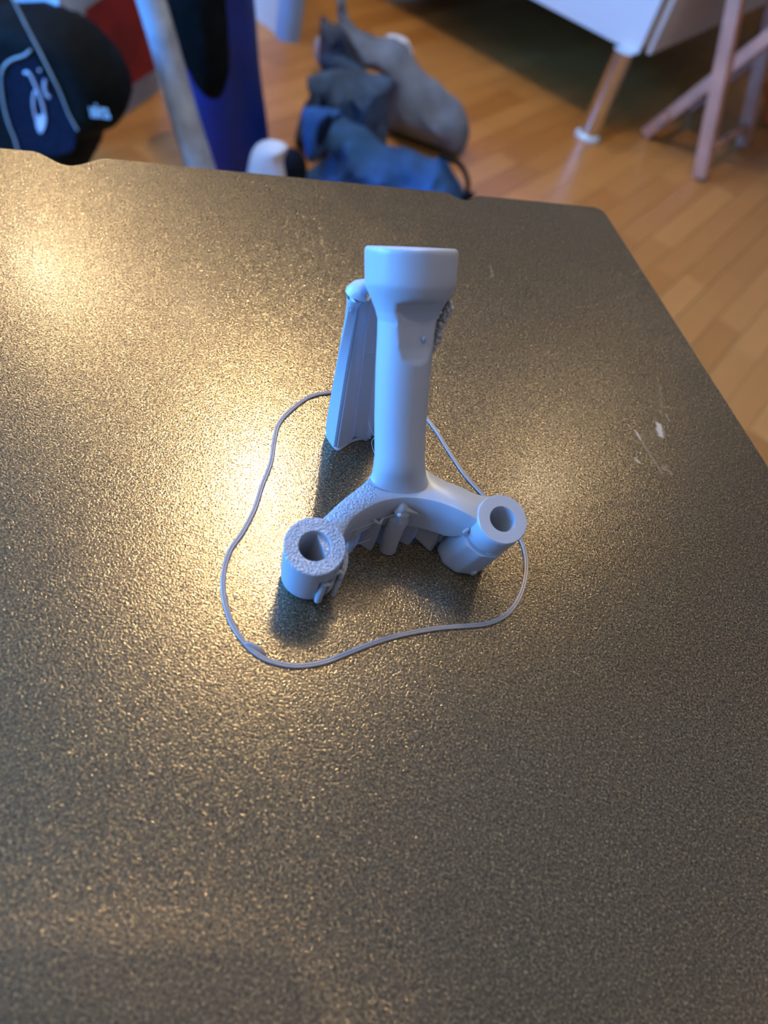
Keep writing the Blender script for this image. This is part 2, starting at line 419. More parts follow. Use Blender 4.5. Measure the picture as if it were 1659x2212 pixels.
# ------------------------------------------------------------------ desk under the plate (hidden, carries it)
cr = at(1300, 449, 0); e2 = (at(1659, 1040, 0) - at(1330, 520, 0)).normalized()
e1 = Vector((e2.y, -e2.x, 0));  e1 = e1 if e1.dot(at(100, 322, 0) - cr) > 0 else -e1
TH = 0.0008
dt = thing('desk', cr + e1 * .4 + e2 * .35 + UP * (FLOOR), 'dark grey desk corner underneath the gold plate', 'desk')
dt.location.z = FLOOR
bm = bmesh.new(); obox(bm, cr + e1 * .45 + e2 * .38 + UP * (-.0135 - TH), e1, e2, UP, .84, .70, .025); obj('desk_top', bm, M_desk, dt, smooth=False)
for a in (.08, .82):
    for b in (.08, .68):
        bm = bmesh.new(); h = -.0265 - TH - FLOOR
        obox(bm, cr + e1 * a + e2 * b + UP * (FLOOR + h / 2), e1, e2, UP, .05, .05, h); obj('leg', bm, M_desk, dt, smooth=False)

# ------------------------------------------------------------------ gold print plate
def plate():
    W, D = 0.249, 0.315
    n1 = (at(1003, 428, 0) - cr).dot(e1); n2 = (at(150, 345, 0) - cr).dot(e1)
    pts = []
    def p2(a, b): q = cr + e1 * a + e2 * b; pts.append((q.x, q.y))
    r = 0.006
    for k in range(9):                      # rounded chamfer at the near corner of the photo's right
        t = k / 8 * PI / 2; p2(r - r * math.sin(t), r - r * math.cos(t)) if False else None
    ch = 0.0042
    for k in range(9):
        t = PI / 2 * k / 8
        p2(ch * (1 - math.cos(t)), ch * (1 - math.sin(t)))
    def notch(c, hw, dp):
        for k in range(25):
            s = -1 + 2 * k / 24
            p2(c + s * hw, dp * (0.5 + 0.5 * math.cos(PI * s)) ** 0.8)
    notch(n1, .0070, .0040); notch(n2, .0105, .0062)
    for k in range(9):
        t = PI / 2 * k / 8; p2(W - ch * (1 - math.sin(t)), ch * (1 - math.cos(t)))
    p2(W, D); p2(0, D)
    bm = bmesh.new(); prism(bm, pts, -TH, 0)
    o = obj('print_plate', bm, MP, None, smooth=False)
    return tag(o, 'gold brown textured steel sheet with two notches in its far edge', 'build plate')
plate()

# ------------------------------------------------------------------ skirt line of filament around the print
sk = [(712, 848), (670, 857), (630, 885), (603, 915), (593, 950), (585, 1000), (566, 1050), (550, 1100), (524, 1150), (497, 1190), (483, 1240),
      (484, 1290), (500, 1345), (530, 1390), (562, 1418), (600, 1433), (645, 1439), (700, 1431), (750, 1412), (800, 1392), (850, 1376), (900, 1365),
      (950, 1357), (1000, 1353), (1050, 1348), (1087, 1333), (1112, 1308), (1130, 1270), (1137, 1220), (1128, 1172), (1095, 1120), (1060, 1085), (1035, 1060), (1000, 1020),
      (970, 975), (942, 930), (915, 898), (870, 868), (820, 850), (765, 845)]
skp = catmull([at(x, y, 0.0002) for x, y in sk], 5, True)
t = thing('filament_skirt', at(800, 1392, 0), 'thin translucent plastic loop lying on the plate around the grey print', 'plastic strand')
cen = sum(skp, Vector()) / len(skp)
for off, r in ((-0.00022, .00036), (0.00024, .00032)):
    pts = []
    m = len(skp)
    for i, p in enumerate(skp):
        tg = (skp[(i + 1) % m] - skp[i - 1]).normalized(); nr = Vector((tg.y, -tg.x, 0))
        pts.append(p + nr * off + UP * 0.00008)
    bm = bmesh.new(); tube(bm, pts, r, 10, close=True, flat=0.8); obj('filament_line', bm, MSK, t)
bm = bmesh.new()
c = at(553, 1402, .0003)
loft(bm, [ring(c + IR * (s * .0022) - IU * (s * .0012), IU, UP, .0009 * math.sqrt(max(0, 1 - s * s)) + 1e-5, 14, .0005 * math.sqrt(max(0, 1 - s * s)) + 1e-5) for s in [-1, -.8, -.5, -.2, .1, .4, .7, .9, 1]])
obj('start_blob', bm, MSK, t)

# ------------------------------------------------------------------ the 3D print
PR = thing('printed_bracket', at(860, 1150, 0), 'light grey translucent plastic bracket with upright column and two hollow bosses', 'plastic part')
def solve_boss(top, foot, dimg, ang):
    d = ray(*top).normalized(); toC = -d
    ix, iy = dimg; lat = (IR * ix + IU * (-iy)); lat = (lat - toC * lat.dot(toC)).normalized()
    nrm = (toC * math.cos(ang) + lat * math.sin(ang)).normalized()
    B = at(foot[0], foot[1], 0); best = None
    for k in range(20, 400):
        z = k * 1e-4; T = at(top[0], top[1], z); a = (T - B).normalized().dot(nrm)
        if best is None or a > best[0]: best = (a, T)
    T = best[1]
    return B, T, nrm
def boss(top, foot, dimg, ang, ro, ri, rb, mod, ztop=None, mat=MPR, nseg=72):
    B, T, nrm = solve_boss(top, foot, dimg, ang)
    if ztop: T = at(top[0], top[1], ztop)
    sT = scale_at(T); sB = scale_at(B)
    Ro, Ri, Rb = ro / sT, ri / sT, rb / sB
    ax = (T - B).normalized()
    e1t = IR - nrm * IR.dot(nrm); e1t.normalize(); e2t = nrm.cross(e1t)
    e1b = IR - UP * IR.dot(UP); e1b.normalize(); e2b = UP.cross(e1b)
    rings = []
    ST = 40
    # hole (bottom to top), rim, outside (top to bottom)
    def mk(s, r, inner=False, extra=None):
        c = B.lerp(T, s); nn = UP.lerp(nrm, min(1, s * 1.3)).normalized()
        a1 = (IR - nn * IR.dot(nn)).normalized(); a2 = nn.cross(a1)
        out = []
        for k in range(nseg):
            th = 2 * PI * k / nseg; rr = r
            if not inner and mod: rr = r * mod(th, s)
            out.append(c + a1 * (rr * math.cos(th)) + a2 * (rr * math.sin(th)))
        return out
    for s in (0.0, .15, .4, .7, .95): rings.append(mk(s, Ri, True))
    rings.append(mk(1.0, Ri * 1.02, True)); rings.append(mk(1.0, (Ro + Ri) / 2, True)); rings.append(mk(1.0, Ro * .97, True)); rings.append(mk(.985, Ro, True))
    for k in range(1, ST + 1):
        s = .985 * (1 - k / ST)
        r = Rb + (Ro - Rb) * s
        if s < .12: r *= 1 - .10 * (1 - s / .12) ** 2
        rings.append(mk(s, r))
    bm = bmesh.new(); loft(bm, rings, False, False)
    for vv in bm.verts:
        if vv.co.z < 0: vv.co.z = 0.0
    # join bottom ring of hole with bottom ring of outside
    bm.verts.ensure_lookup_table(); n = nseg; tot = len(bm.verts)
    for i in range(n):
        j = (i + 1) % n
        bm.faces.new((bm.verts[i], bm.verts[j], bm.verts[tot - n + j], bm.verts[tot - n + i]))
    return obj('boss', bm, mat, PR), B, T, nrm, Ro
def ang_in(th, c, w):
    d = (th - c + PI) % (2 * PI) - PI
    return abs(d) < w
D = math.radians
def modL(th, s):       # th: 0 = image right, -90deg = image down
    if .12 < s < .72 and ang_in(th, D(-62), D(13)): return .68
    if .10 < s < .86 and ang_in(th, D(-28), D(16)): return .86
    return 1.0
def modR(th, s):
    if s > .72: return 1.0
    if s > .66: return .86 if ang_in(th, D(-115), D(95)) else 1.0
    if .14 < s < .62 and ang_in(th, D(-42), D(11)): return .66
    if ang_in(th, D(-120), D(75)):
        f = D(36); d = (th + 20 * PI) % f - f / 2
        return 1.06 * math.cos(f / 2) / math.cos(d)
    return .97
bL, BL, TL, nL, RL = boss((680, 1179), (664, 1249), (.24, -.97), D(22), 68, 35, 58, modL, mat=MPR, ztop=.0150)
bL.data.materials.append(MPB)
for p_ in bL.data.polygons:
    if p_.normal.dot(nL) > .6 and (p_.center - TL).dot(nL) > -.0012: p_.material_index = 1
bR, BR, TR, nR, RR = boss((1086, 1121), (996, 1196), (.76, -.65), D(30), 57, 29, 56, modR, ztop=.0182)
print('boss', BL, TL, BR, TR)

# arch between the bosses: outer / inner edge pixels and top height
zl, zc_, zr = TL.z - .0004, 0.0172, TR.z - .0004
arch = [((668, 1120), (706, 1200), 0.0), ((690, 1121), (738, 1172), .06), ((711, 1104), (746, 1148), .13), ((735, 1081), (764, 1119), .22), ((765, 1057), (793, 1098), .32), ((790, 1037), (824, 1084), .42), ((816, 1008), (855, 1077), .5),
        ((862, 1000), (880, 1075), .56), ((904, 998), (912, 1077), .62), ((929, 1017), (945, 1084), .70), ((962, 1035), (978, 1095), .77),
        ((998, 1049), (1006, 1108), .85), ((1030, 1064), (1024, 1118), .92), ((1060, 1070), (1036, 1128), 1.0)]
ztab = [(0, zl), (.3, zl + (zc_ - zl) * .6), (.55, zc_), (.8, zr + .0008), (1, zr)]
zk = catmull([Vector((a, b, 0)) for a, b in ztab], 8); zk = sorted((v.x, v.y) for v in zk)
print('arch z', zl, zc_, zr)
def zof(t): return lerp(zk, t)
def cm(vals, sub): return catmull([Vector(v) for v in vals], sub)
O = cm([(a[0][0], a[0][1], a[2]) for a in arch], 5); I = cm([(a[1][0], a[1][1], a[2]) for a in arch], 5)
rings = []
for o_, i_ in zip(O, I):
    z = zof(o_.z); po = at(o_.x, o_.y, z); pi_ = at(i_.x, i_.y, z)
    w_ = (po - pi_); L_ = w_.length; w_ = w_ / L_; bev = min(.0009, L_ * .2)
    zb = lerp([(0, .003), (.2, .006), (.4, .0075), (.6, .0075), (.8, .0088), (1, .0135)], o_.z)
    pib = Vector((pi_.x, pi_.y, zb)); pob = Vector((po.x, po.y, zb))
    tt = [pob, Vector((po.x, po.y, z - bev)), po - w_ * bev * .3 - UP * bev * .3, po - w_ * bev, po.lerp(pi_, .5), pi_ + w_ * bev * 1.2, pi_ + w_ * bev * .35 - UP * bev * .35, pi_ - UP * bev * 1.2, pi_.lerp(pib, .5) , pib]
    rings.append(tt)
bm = bmesh.new(); loft(bm, rings); ao = obj('arch', bm, MPR, PR); ao.data.materials.append(MPB)
xm = at(820, 1050, .016).x
for p_ in ao.data.polygons:
    if p_.normal.z > .5 and p_.center.x < xm: p_.material_index = 1

# column: leans back, so its end cap is seen edge on
Pb = at(864, 1046, 0.0163)
dtop = ray(888, 536).normalized()
best = None
for k in range(1, 4000):
    t_ = k * 1e-4; Q = CAM + dtop * t_; ax = (Q - Pb)
    c_ = abs(ax.normalized().dot(dtop) + math.cos(D(89.0)) * 1)
    if ax.z > 0 and (best is None or c_ < best[0]): best = (c_, Q)
Pt = best[1]; AX = (Pt - Pb).normalized(); LEN = (Pt - Pb).length
print('column', Pb, Pt, LEN)
def s_at_y(y):
    lo, hi = -.3, 1.1
    for _ in range(40):
        mid = (lo + hi) / 2
        if proj(Pb + AX * (LEN * mid))[1] > y: lo = mid
        else: hi = mid
    return lo
front = -(FW - AX * FW.dot(AX)); front.normalize(); side = front.cross(AX).normalized()
if side.dot(IR) < 0: side = -side
cut_dir = (front * .88 + side * .46).normalized()
prof = [(1062, 76), (1052, 71), (1040, 65), (1025, 60), (1010, 57), (985, 54.5), (900, 56.5), (800, 60), (720, 62), (692, 63.5), (672, 70), (650, 81), (630, 91.5), (618, 97), (612, 98.5), (600, 99.5), (560, 101), (545, 101.5), (538, 100), (534.5, 96)]
cxt = [(1080, 862), (1000, 863), (900, 865), (800, 871), (700, 878), (650, 883), (600, 887), (534, 889)]
cuttab = [(1100, 2), (790, 2), (779, 1.01), (770, .86), (745, .76), (700, .70), (670, .72), (652, .86), (640, 1.35), (634, 2), (500, 3)]
cuttab = sorted(cuttab); proft = sorted(prof); cxtt = sorted(cxt)
rings = []; NS = 80
ys = [1062, 1056, 1050, 1045, 1040, 1035, 1030, 1025, 1020, 1012, 1005, 985] + list(range(970, 800, -20)) + list(range(796, 600, -4)) + [600, 590, 575, 560, 550, 545, 541, 538, 536, 534.5]
flare = (at(864, 1060, .0163) - Pb)
for y in ys:
    s = s_at_y(y); c = Pb + AX * (LEN * s); sc_ = scale_at(c)
    px, _ = proj(c); c = c + IR * ((lerp(cxtt, y) - px) / sc_)
    r = lerp(proft, y) / sc_; rp = lerp([(534, 63.5), (690, 63.5), (800, 60), (985, 54.5), (1075, 54)], y) / sc_
    dc = lerp(cuttab, y) * rp
    rr = []
    for k in range(NS):
        th = 2 * PI * k / NS
        v = side * (r * math.cos(th)) + front * (r * math.sin(th))
        q = v.dot(cut_dir)
        if q > dc: v = v - cut_dir * (q - dc)
        # soft blend with the horizontal arch top near the foot
        p = c + v
        if y > 1000:
            f = min(1, (y - 1000) / 62.0)
            r0 = 55 / sc_
            fr_ = v.dot(front)
            if abs(fr_) > 0: 
                lim = 1 - (.62 if fr_ > 0 else .85) * f
                v = v + front * (fr_ * (lim - 1)); p = c + v
            zz = .0171 + .0032 * (1 - f) ** 1.7
            p.z = p.z * (1 - f) + zz * f
        rr.append(p)
    rings.append(rr)
cap_c = sum(rings[-1], Vector()) / NS
bm = bmesh.new(); loft(bm, rings, True, True)
obj('column', bm, MPR, PR)
# ragged leftovers of support along the right side of the head
def blob(bm, c, r, seed=0, sq=(1, 1, 1), amp=.35, n=10):
    st = len(bm.verts)
    res = bmesh.ops.create_icosphere(bm, subdivisions=2, radius=1)
    for v in res['verts']:
        d = v.co.normalized(); k = 1 + amp * noise.noise(d * 1.7 + Vector((seed, seed * 2.3, 0)))
        v.co = c + Vector((d.x * r * sq[0], d.y * r * sq[1], d.z * r * sq[2])) * k
ragged = [(966, 646, 9), (968, 662, 8), (963, 676, 7), (957, 690, 7.5), (952, 702, 7), (948, 715, 6), (946, 727, 6.5), (944, 740, 6), (938, 752, 4.5), (933, 762, 4)]
bm = bmesh.new()
for i, (x, y, r) in enumerate(ragged):
    s = s_at_y(y); c = Pb + AX * (LEN * s); d = ray(x, y); tt = (c - CAM).dot(FW) / d.dot(FW); q = CAM + d * tt - front * .001
    blob(bm, q, 1.3 * r / scale_at(q), i * 3.1, (1, .8, 1.35), 1.1)
obj('support_remnant', bm, MPT, PR)
bm = bmesh.new()
s = s_at_y(738); c = Pb + AX * (LEN * s); d = ray(915, 727); q = CAM + d * ((c - CAM).dot(FW) / d.dot(FW)) + front * (lerp(cuttab, 727) * 61 / scale_at(c)) * .93
blob(bm, q, 5 / scale_at(q), 4, (1, .8, 1.5), .4); obj('support_remnant', bm, MPT, PR)
# small blobs on the rim
bm = bmesh.new()
for i in range(9):
    x = 815 + i * 19 + random.uniform(-5, 5); y = 536 + (x - 790) * .045 + random.uniform(-2, 3)
    c = Pb + AX * (LEN * s_at_y(y)); d = ray(x, y); tt = (c - CAM).dot(FW) / d.dot(FW); q = CAM + d * tt + front * (.0085 * math.sqrt(max(0, 1 - ((x - 889) / 104) ** 2)))
    blob(bm, q, random.uniform(2.2, 4) / scale_at(q), i, (1, .8, .6), .5)
obj('rim_blobs', bm, MPR, PR)

# rear support tower: folded thin wall carrying the head from behind
base = [(704, 932), (727, 968), (752, 957), (764, 942), (790, 951), (803, 938), (826, 950)]
topp = [(751, 650), (776, 652), (795, 648), (800, 640), (818, 646), (828, 640), (845, 645)]
HT = .0440
def wallstrip(bm, bpts, tpts, th, steps=6, jag=0.0):
    n = len(bpts)
    def nrm_(pts, i):
        a = pts[max(0, i - 1)]; b = pts[min(n - 1, i + 1)]; d = (b - a); d.z = 0; d.normalize(); return Vector((d.y, -d.x, 0))
    rings = []
    for k in range(steps + 1):
        f = k / steps; L1 = []; L2 = []
        P_ = [bpts[i].lerp(tpts[i], f) for i in range(n)]
        for i in range(n):
            nn = nrm_(P_, i); o2 = nn * (th / 2)
            L1.append(P_[i] + o2); L2.append(P_[i] - o2)
        rings.append(L1 + L2[::-1])
    loft(bm, rings)
tower = bpy.data.objects.new('support_tower', None); tower.location = at(760, 950, 0); link(tower, PR)
pb = [at(x, y, .0002) for x, y in base]; pt = [at(x, y, HT) for x, y in topp]
bm = bmesh.new(); wallstrip(bm, pb[1:], pt[1:], .0007, 8); obj('folded_wall', bm, MPT, tower, smooth=False)
bm = bmesh.new()   # bright outer flange
a0, a1 = pb[0], pb[1]; t0, t1 = pt[0], pt[1]
rings = []
for k in range(21):
    f = k / 20; A_ = a0.lerp(t0, f); B_ = a1.lerp(t1, f); d = (B_ - A_); dd = d.normalized(); nn = Vector((dd.y, -dd.x, 0))
    if nn.dot(FW) > 0: nn = -nn
    sh = 1 - (.25 * (1 - f / .08) ** 2 if f < .08 else 0)
    A_ = A_.lerp(B_, (1 - sh)); lift = UP * 0
    rings.append([A_ + nn * .0003, A_ + dd * .0004 + nn * .0007, B_ - dd * .0004 + nn * .0007, B_ + nn * .0002, B_ - nn * .0007, A_ - nn * .0007])
loft(bm, rings); obj('flange', bm, MPR, tower)
bm = bmesh.new()
cb = at(771, 645, HT); sb = scale_at(cb)
path = [at(762, 672, HT - .003), at(765, 655, HT - .0012), at(769, 638, HT + .0006), at(779, 624, HT + .0020), at(797, 617, HT + .0030), at(815, 615, HT + .003)]
pp = catmull(path, 4); rr = [lerp([(0, 14), (.2, 23), (.42, 28), (.6, 25), (.8, 16), (1, 9)], i / (len(pp) - 1)) / sb for i in range(len(pp))]
tube(bm, pp, rr, 16, flat=.7); 
for v in bm.verts: v.co += v.normal * 0 + Vector((1, 1, 1)) * (.0003 * noise.noise(v.co * 900))
obj('swollen_tip', bm, MPR, tower)
# tower base foot lip
bm = bmesh.new(); tube(bm, catmull([at(x, y, .0003) for x, y in [(704, 938), (726, 969), (740, 965), (756, 954), (775, 948), (800, 945)]], 4), .0004, 8); obj('base_lip', bm, MPT, tower)

# folded support wall under the arch
fr = [(744, 1200), (757, 1190), (772, 1170), (800, 1188), (813, 1163), (834, 1193), (861, 1166), (881, 1176), (895, 1157), (929, 1189), (946, 1166), (964, 1176), (975, 1160)]
pb = [at(x, y, .0002) for x, y in fr]
pt = [Vector((p.x, p.y, .0095)) + (p - p) for p in pb]
fan = bpy.data.objects.new('arch_support', None); fan.location = at(860, 1170, 0); link(fan, PR)
for i in range(len(pb) - 1):
    bm = bmesh.new(); a, b = pb[i], pb[i + 1]; d = (b - a).normalized(); nn = Vector((d.y, -d.x, 0)) * .0003
    h = .0098 + .0012 * ((i * 37) % 5) / 5; hb = .0098 + .0012 * (((i + 1) * 37) % 5) / 5
    if i in (8, 9, 10): h = hb = .0085
    vs = [bm.verts.new(p) for p in (a + nn, b + nn, b - nn, a - nn, a + nn + UP * h + (a - a), b + nn + UP * hb, b - nn + UP * hb, a - nn + UP * h)]
    for f in ((0, 1, 2, 3), (4, 7, 6, 5), (0, 4, 5, 1), (1, 5, 6, 2), (2, 6, 7, 3), (3, 7, 4, 0)): bm.faces.new([vs[q] for q in f])
    obj('fin', bm, MPT, fan, smooth=False)
# spike with a hooded tip in the middle of the arch
bm = bmesh.new()
sp = [(838, 1184, .0004, 19), (842, 1170, .003, 19), (848, 1152, .006, 20), (856, 1134, .009, 20), (864, 1118, .0115, 21), (869, 1106, .0130, 19), (870, 1096, .0142, 14), (870, 1089, .0150, 8), (869, 1085, .0154, 2)]
pts = [at(x, y, z) for x, y, z, r in sp]
tube(bm, pts, [r / scale_at(p) for p, (x, y, z, r) in zip(pts, sp)], 18); obj('spike', bm, MPT, fan)
bm = bmesh.new(); q = [at(868, 1100, .0140), at(884, 1104, .0138), at(902, 1109, .0134)]
tube(bm, catmull(q, 4), [.0013, .0012, .0011, .0009, .0007, .0005, .0003, .0002, .0001][:9], 10); obj('hood_tip', bm, MPT, fan)
bm = bmesh.new(); blob(bm, at(863, 1113, .0150), .0005, 3, (1, 1, 1)); obj('glossy_bead', bm, MPR, fan)
# flat layer skin over the right half
# left boss: small finger, side wing, tie
def ptube(name, pl, rpx, mat=MPR, n=12, flat=1.0, parent=PR, sub=5):
    P_ = [at(x, y, z) for x, y, z in pl]; pp = catmull(P_, sub); m = len(pp) - 1
    k = len(rpx) - 1
    rr = [lerp([(i / k, r) for i, r in enumerate(rpx)], j / m) / scale_at(pp[j]) for j in range(m + 1)]
    bm = bmesh.new(); tube(bm, pp, rr, n, flat=flat); return obj(name, bm, mat, parent)
ptube('support_finger', [(686, 1297, .0016), (690, 1284, .0040), (696, 1268, .0066), (700, 1256, .0086)], [8, 9, 9, 8])
ptube('support_finger', [(694, 1258, .0086), (703, 1262, .0084), (712, 1262, .0080)], [4, 6, 4])
ptube('support_tie', [(700, 1256, .0088), (716, 1244, .0098), (728, 1236, .0105), (738, 1234, .0107)], [4, 5, 6, 4], MPR)
ptube('support_wing', [(744, 1182, .0108), (747, 1200, .0105), (745, 1222, .0100), (739, 1240, .0090), (730, 1262, .006), (720, 1285, .002)], [5, 6, 6, 6, 6, 5], MPB)
# right boss extras
ptube('support_finger', [(1018, 1238, .0016), (1024, 1234, .0024), (1029, 1226, .0036)], [6, 8, 3], MPT)
ptube('support_tie', [(1042, 1190, .0105), (1056, 1196, .0105), (1068, 1196, .0105), (1080, 1192, .0108)], [3, 4, 5, 3], MPR)
ptube('support_tie', [(1000, 1152, .0135), (1008, 1146, .0140), (1014, 1142, .0145)], [4, 5, 3], MPT)
# hair-thin strings
hairs = [[(742, 1152, .012), (790, 1136, .0125), (850, 1112, .0142)], [(850, 1112, .0142), (905, 1112, .013), (920, 1118, .0125)], [(795, 905, .012), (800, 925, .010), (809, 942, .0085)],
         [(779, 758, .032), (800, 762, .032), (818, 760, .032)], [(739, 885, .012), (745, 892, .011), (752, 893, .011)], [(744, 1183, .008), (770, 1176, .008), (800, 1165, .0085)], [(809, 945, .012), (803, 955, .011), (806, 972, .010), (812, 985, .011)]]
for h in hairs: ptube('string', h, [.5, .6, .5], MPT, 6)

# ------------------------------------------------------------------ phone that takes the picture: its shadow lies at the lower left
ph = thing('smartphone', CAM - FW * .006, 'black phone held over the plate, throwing the rounded shadow at lower left', 'phone')
bm = bmesh.new()
a0, a1, b0, b1, rr_ = -.066, .012, -.145, .015, .010
pts = []
for cx_, cy_, t0_ in ((a1 - rr_, b1 - rr_, 0), (a0 + rr_, b1 - rr_, 90), (a0 + rr_, b0 + rr_, 180), (a1 - rr_, b0 + rr_, 270)):
    for k in range(7):
        th = D(t0_ + 15 * k); pts.append((cx_ + rr_ * math.cos(th), cy_ + rr_ * math.sin(th)))
loft(bm, [[CAM - FW * q + IR * x + IU * y for x, y in pts] for q in (.002, .010)])
obj('phone_body', bm, M_phone, ph)

# ------------------------------------------------------------------ background furniture
# white sideboard on metal legs
cz = FLOOR + .23; cc = at(1382, 117, cz); cc = Vector((cc.x, cc.y, 0))
sbd = thing('sideboard', cc + U * .2 + V * .6 + UP * FLOOR, 'white lacquered cabinet on round metal legs standing on the wooden floor', 'cabinet')
sbd.location.z = FLOOR
CD, CW, CH = 1.62, 1.5, .55
# left face along V (faces the viewer), right face along U
bm = bmesh.new(); obox(bm, cc + U * (CD / 2 + .010) + V * (CW / 2) + UP * (cz + CH / 2 + .008), U, V, UP, CD - .02, CW, CH - .016); obj('carcass', bm, M_white, sbd, smooth=False)
bm = bmesh.new(); obox(bm, cc + U * (CD / 2) + V * (CW / 2) + UP * (cz + .004), U, V, UP, CD, CW, .008); obj('bottom_board', bm, M_dark, sbd, smooth=False)
for i in range(2):
    bm = bmesh.new(); w2 = CW / 2
    obox(bm, cc + U * (-.001) + V * (w2 * (i + .5)) + UP * (cz + CH / 2), U, V, UP, .018, w2 - .004, CH); obj('door', bm, M_white, sbd, smooth=False)
bm = bmesh.new(); obox(bm, cc + U * (CD / 2 + .012) - V * .009 + UP * (cz + CH / 2), U, V, UP, CD - .035, .016, CH); obj('side_panel', bm, M_panel, sbd, smooth=False)
lf = at(1268, 296, FLOOR)
legpos = [lf, lf + U * (CD - .14), lf + V * (CW - .2), lf + U * (CD - .14) + V * (CW - .2)]
for q in legpos:
    q = Vector((q.x, q.y, 0)); bm = bmesh.new()
    loft(bm, [ring(q + UP * z, U, V, .027, 28) for z in (FLOOR + .012, cz)]); lg = obj('leg', bm, M_chrome, sbd)
    bm = bmesh.new(); loft(bm, [ring(q + UP * z, U, V, r, 28) for z, r in ((FLOOR, .036), (FLOOR + .008, .037), (FLOOR + .013, .032))]); obj('foot', bm, M_foot, lg)

# folding stool with crossed legs
fa = at(1510, 388, FLOOR); fb = at(1381, 297, FLOOR)
nn = Vector((fb.y - fa.y, -(fb.x - fa.x), 0)).normalized()
ta = onp(1602, -60, fa, nn); tb = onp(1740, 10, fa, nn)
stl = thing('folding_stool', fa.lerp(fb, .5), 'pinkish wooden folding stool with crossed legs beside the white cabinet', 'stool')
back = U * .36
def beam(bm, a, b, w, t, r=None):
    d = (b - a); L_ = d.length; d.normalize(); s_ = nn; q = s_.cross(d).normalized()
    r_ = [[a + q * (w / 2 * i) + s_ * (t / 2 * j) for i, j in ((-1, -1), (1, -1), (1, 1), (-1, 1))], [b + q * (w / 2 * i) + s_ * (t / 2 * j) for i, j in ((-1, -1), (1, -1), (1, 1), (-1, 1))]]
    vs = loft(bm, r_)
for off in (Vector((0, 0, 0)), back):
    bm = bmesh.new(); beam(bm, fa + off + UP * .006, ta + off, .038, .022); obj('leg', bm, M_stool, stl, smooth=False)
    bm = bmesh.new(); beam(bm, fb + off + nn * .024 + UP * .006, tb + off + nn * .024, .032, .02); obj('leg', bm, M_stool, stl, smooth=False)
ps = fa.lerp(ta, .13)
bm = bmesh.new(); tube(bm, [ps, ps + back], .011, 12); obj('stretcher', bm, M_stool, stl)
ps = fb.lerp(tb, .18)
bm = bmesh.new(); tube(bm, [ps, ps + back], .011, 12); obj('stretcher', bm, M_stool, stl)
ht = min(ta.z, tb.z)
bm = bmesh.new(); m_ = ta.lerp(tb, .5) + back * .5
obox(bm, m_ + UP * .02, U, V, UP, .40, .34, .03); obj('seat', bm, M_stool, stl, smooth=False)

# cloth shapes with real thickness: outline on a plane at its own distance, puffed on both sides, creased
def puff(name, outline, y0, thick, mat, step=.011, wr=.012, wfreq=14, edge=.05, seed=0, tilt=0.0, parent=None, dirv=(1, .35), lift=None):
    nn_ = Vector((0, 1, tilt)).normalized(); p0 = Vector((0, y0, FLOOR))
    P_ = [onp(x, y, p0, nn_) for x, y in outline]
    P_ = [p if p.z > FLOOR + .004 else p + (CAM - p) * ((FLOOR + .004 - p.z) / (S - p.z)) for p in P_]
    q2 = [Vector((p.x, p.z)) for p in P_]
    cl = catmull(q2, 4, True)
    cl = [c for c in cl]
    xs = [c.x for c in cl]; zs = [c.y for c in cl]
    def inside(pt):
        r = False; j = len(cl) - 1
        for i in range(len(cl)):
            a, b = cl[i], cl[j]
            if (a.y > pt.y) != (b.y > pt.y) and pt.x < (b.x - a.x) * (pt.y - a.y) / (b.y - a.y) + a.x: r = not r
            j = i
        return r
    def bd(pt):
        m_ = 9
        for i in range(len(cl)):
            a, b = cl[i - 1], cl[i]; ab = b - a; t = max(0, min(1, (pt - a).dot(ab) / max(1e-12, ab.length_squared)))
            m_ = min(m_, (a + ab * t - pt).length)
        return m_
    inner = []
    x = min(xs)
    k = 0
    while x < max(xs):
        z = min(zs) + (step / 2 if k % 2 else 0)
        while z < max(zs):
            pt = Vector((x, z))
            if inside(pt):
                d = bd(pt)
                if d > step * .45: inner.append((pt, d))
            z += step
        x += step * .87; k += 1
    n = len(cl)
    verts = cl + [a[0] for a in inner]
    r = delaunay_2d_cdt(verts, [(i, (i + 1) % n) for i in range(n)], [list(range(n))], 1, 1e-6)
    vo, faces = r[0], r[2]
    bm = bmesh.new()
    fv = []; bv = []
    for v in vo:
        d = bd(v); e = min(1, d / edge); h = thick / 2 * math.sqrt(max(0, 1 - (1 - e) ** 2))
        # point on the plane
        yy = y0 - (v.y - FLOOR) * tilt
        s1 = v.x * dirv[0] * wfreq + v.y * dirv[1] * wfreq; s2 = (-v.x * dirv[1] + v.y * dirv[0]) * wfreq * .3
        wx = noise.noise(Vector((s1 * .5, s2, seed + 9))) * 1.5; wn = 1.3 * (.55 - 1.6 * abs(noise.noise(Vector((s1 + wx, s2 + wx, seed))))) + .6 * (.4 - abs(noise.noise(Vector((s1 * 2.1 + wx, s2 * 2.1, seed + 5)))))
        hh = h + wr * wn * min(1, e * 1.5)
        if d < 1e-5:
            q = bm.verts.new((v.x, yy, v.y)); fv.append(q); bv.append(q)
        else:
            fv.append(bm.verts.new((v.x, yy - max(.001, hh), v.y))); bv.append(bm.verts.new((v.x, yy + h, v.y)))
    for f in faces:
        try: bm.faces.new([fv[i] for i in f])
        except ValueError: pass
        try: bm.faces.new([bv[i] for i in f][::-1])
        except ValueError: pass
    for v in bm.verts:
        if v.co.z < FLOOR + .002: v.co.z = FLOOR + .002
    o = obj(name, bm, mat, parent)
    return o

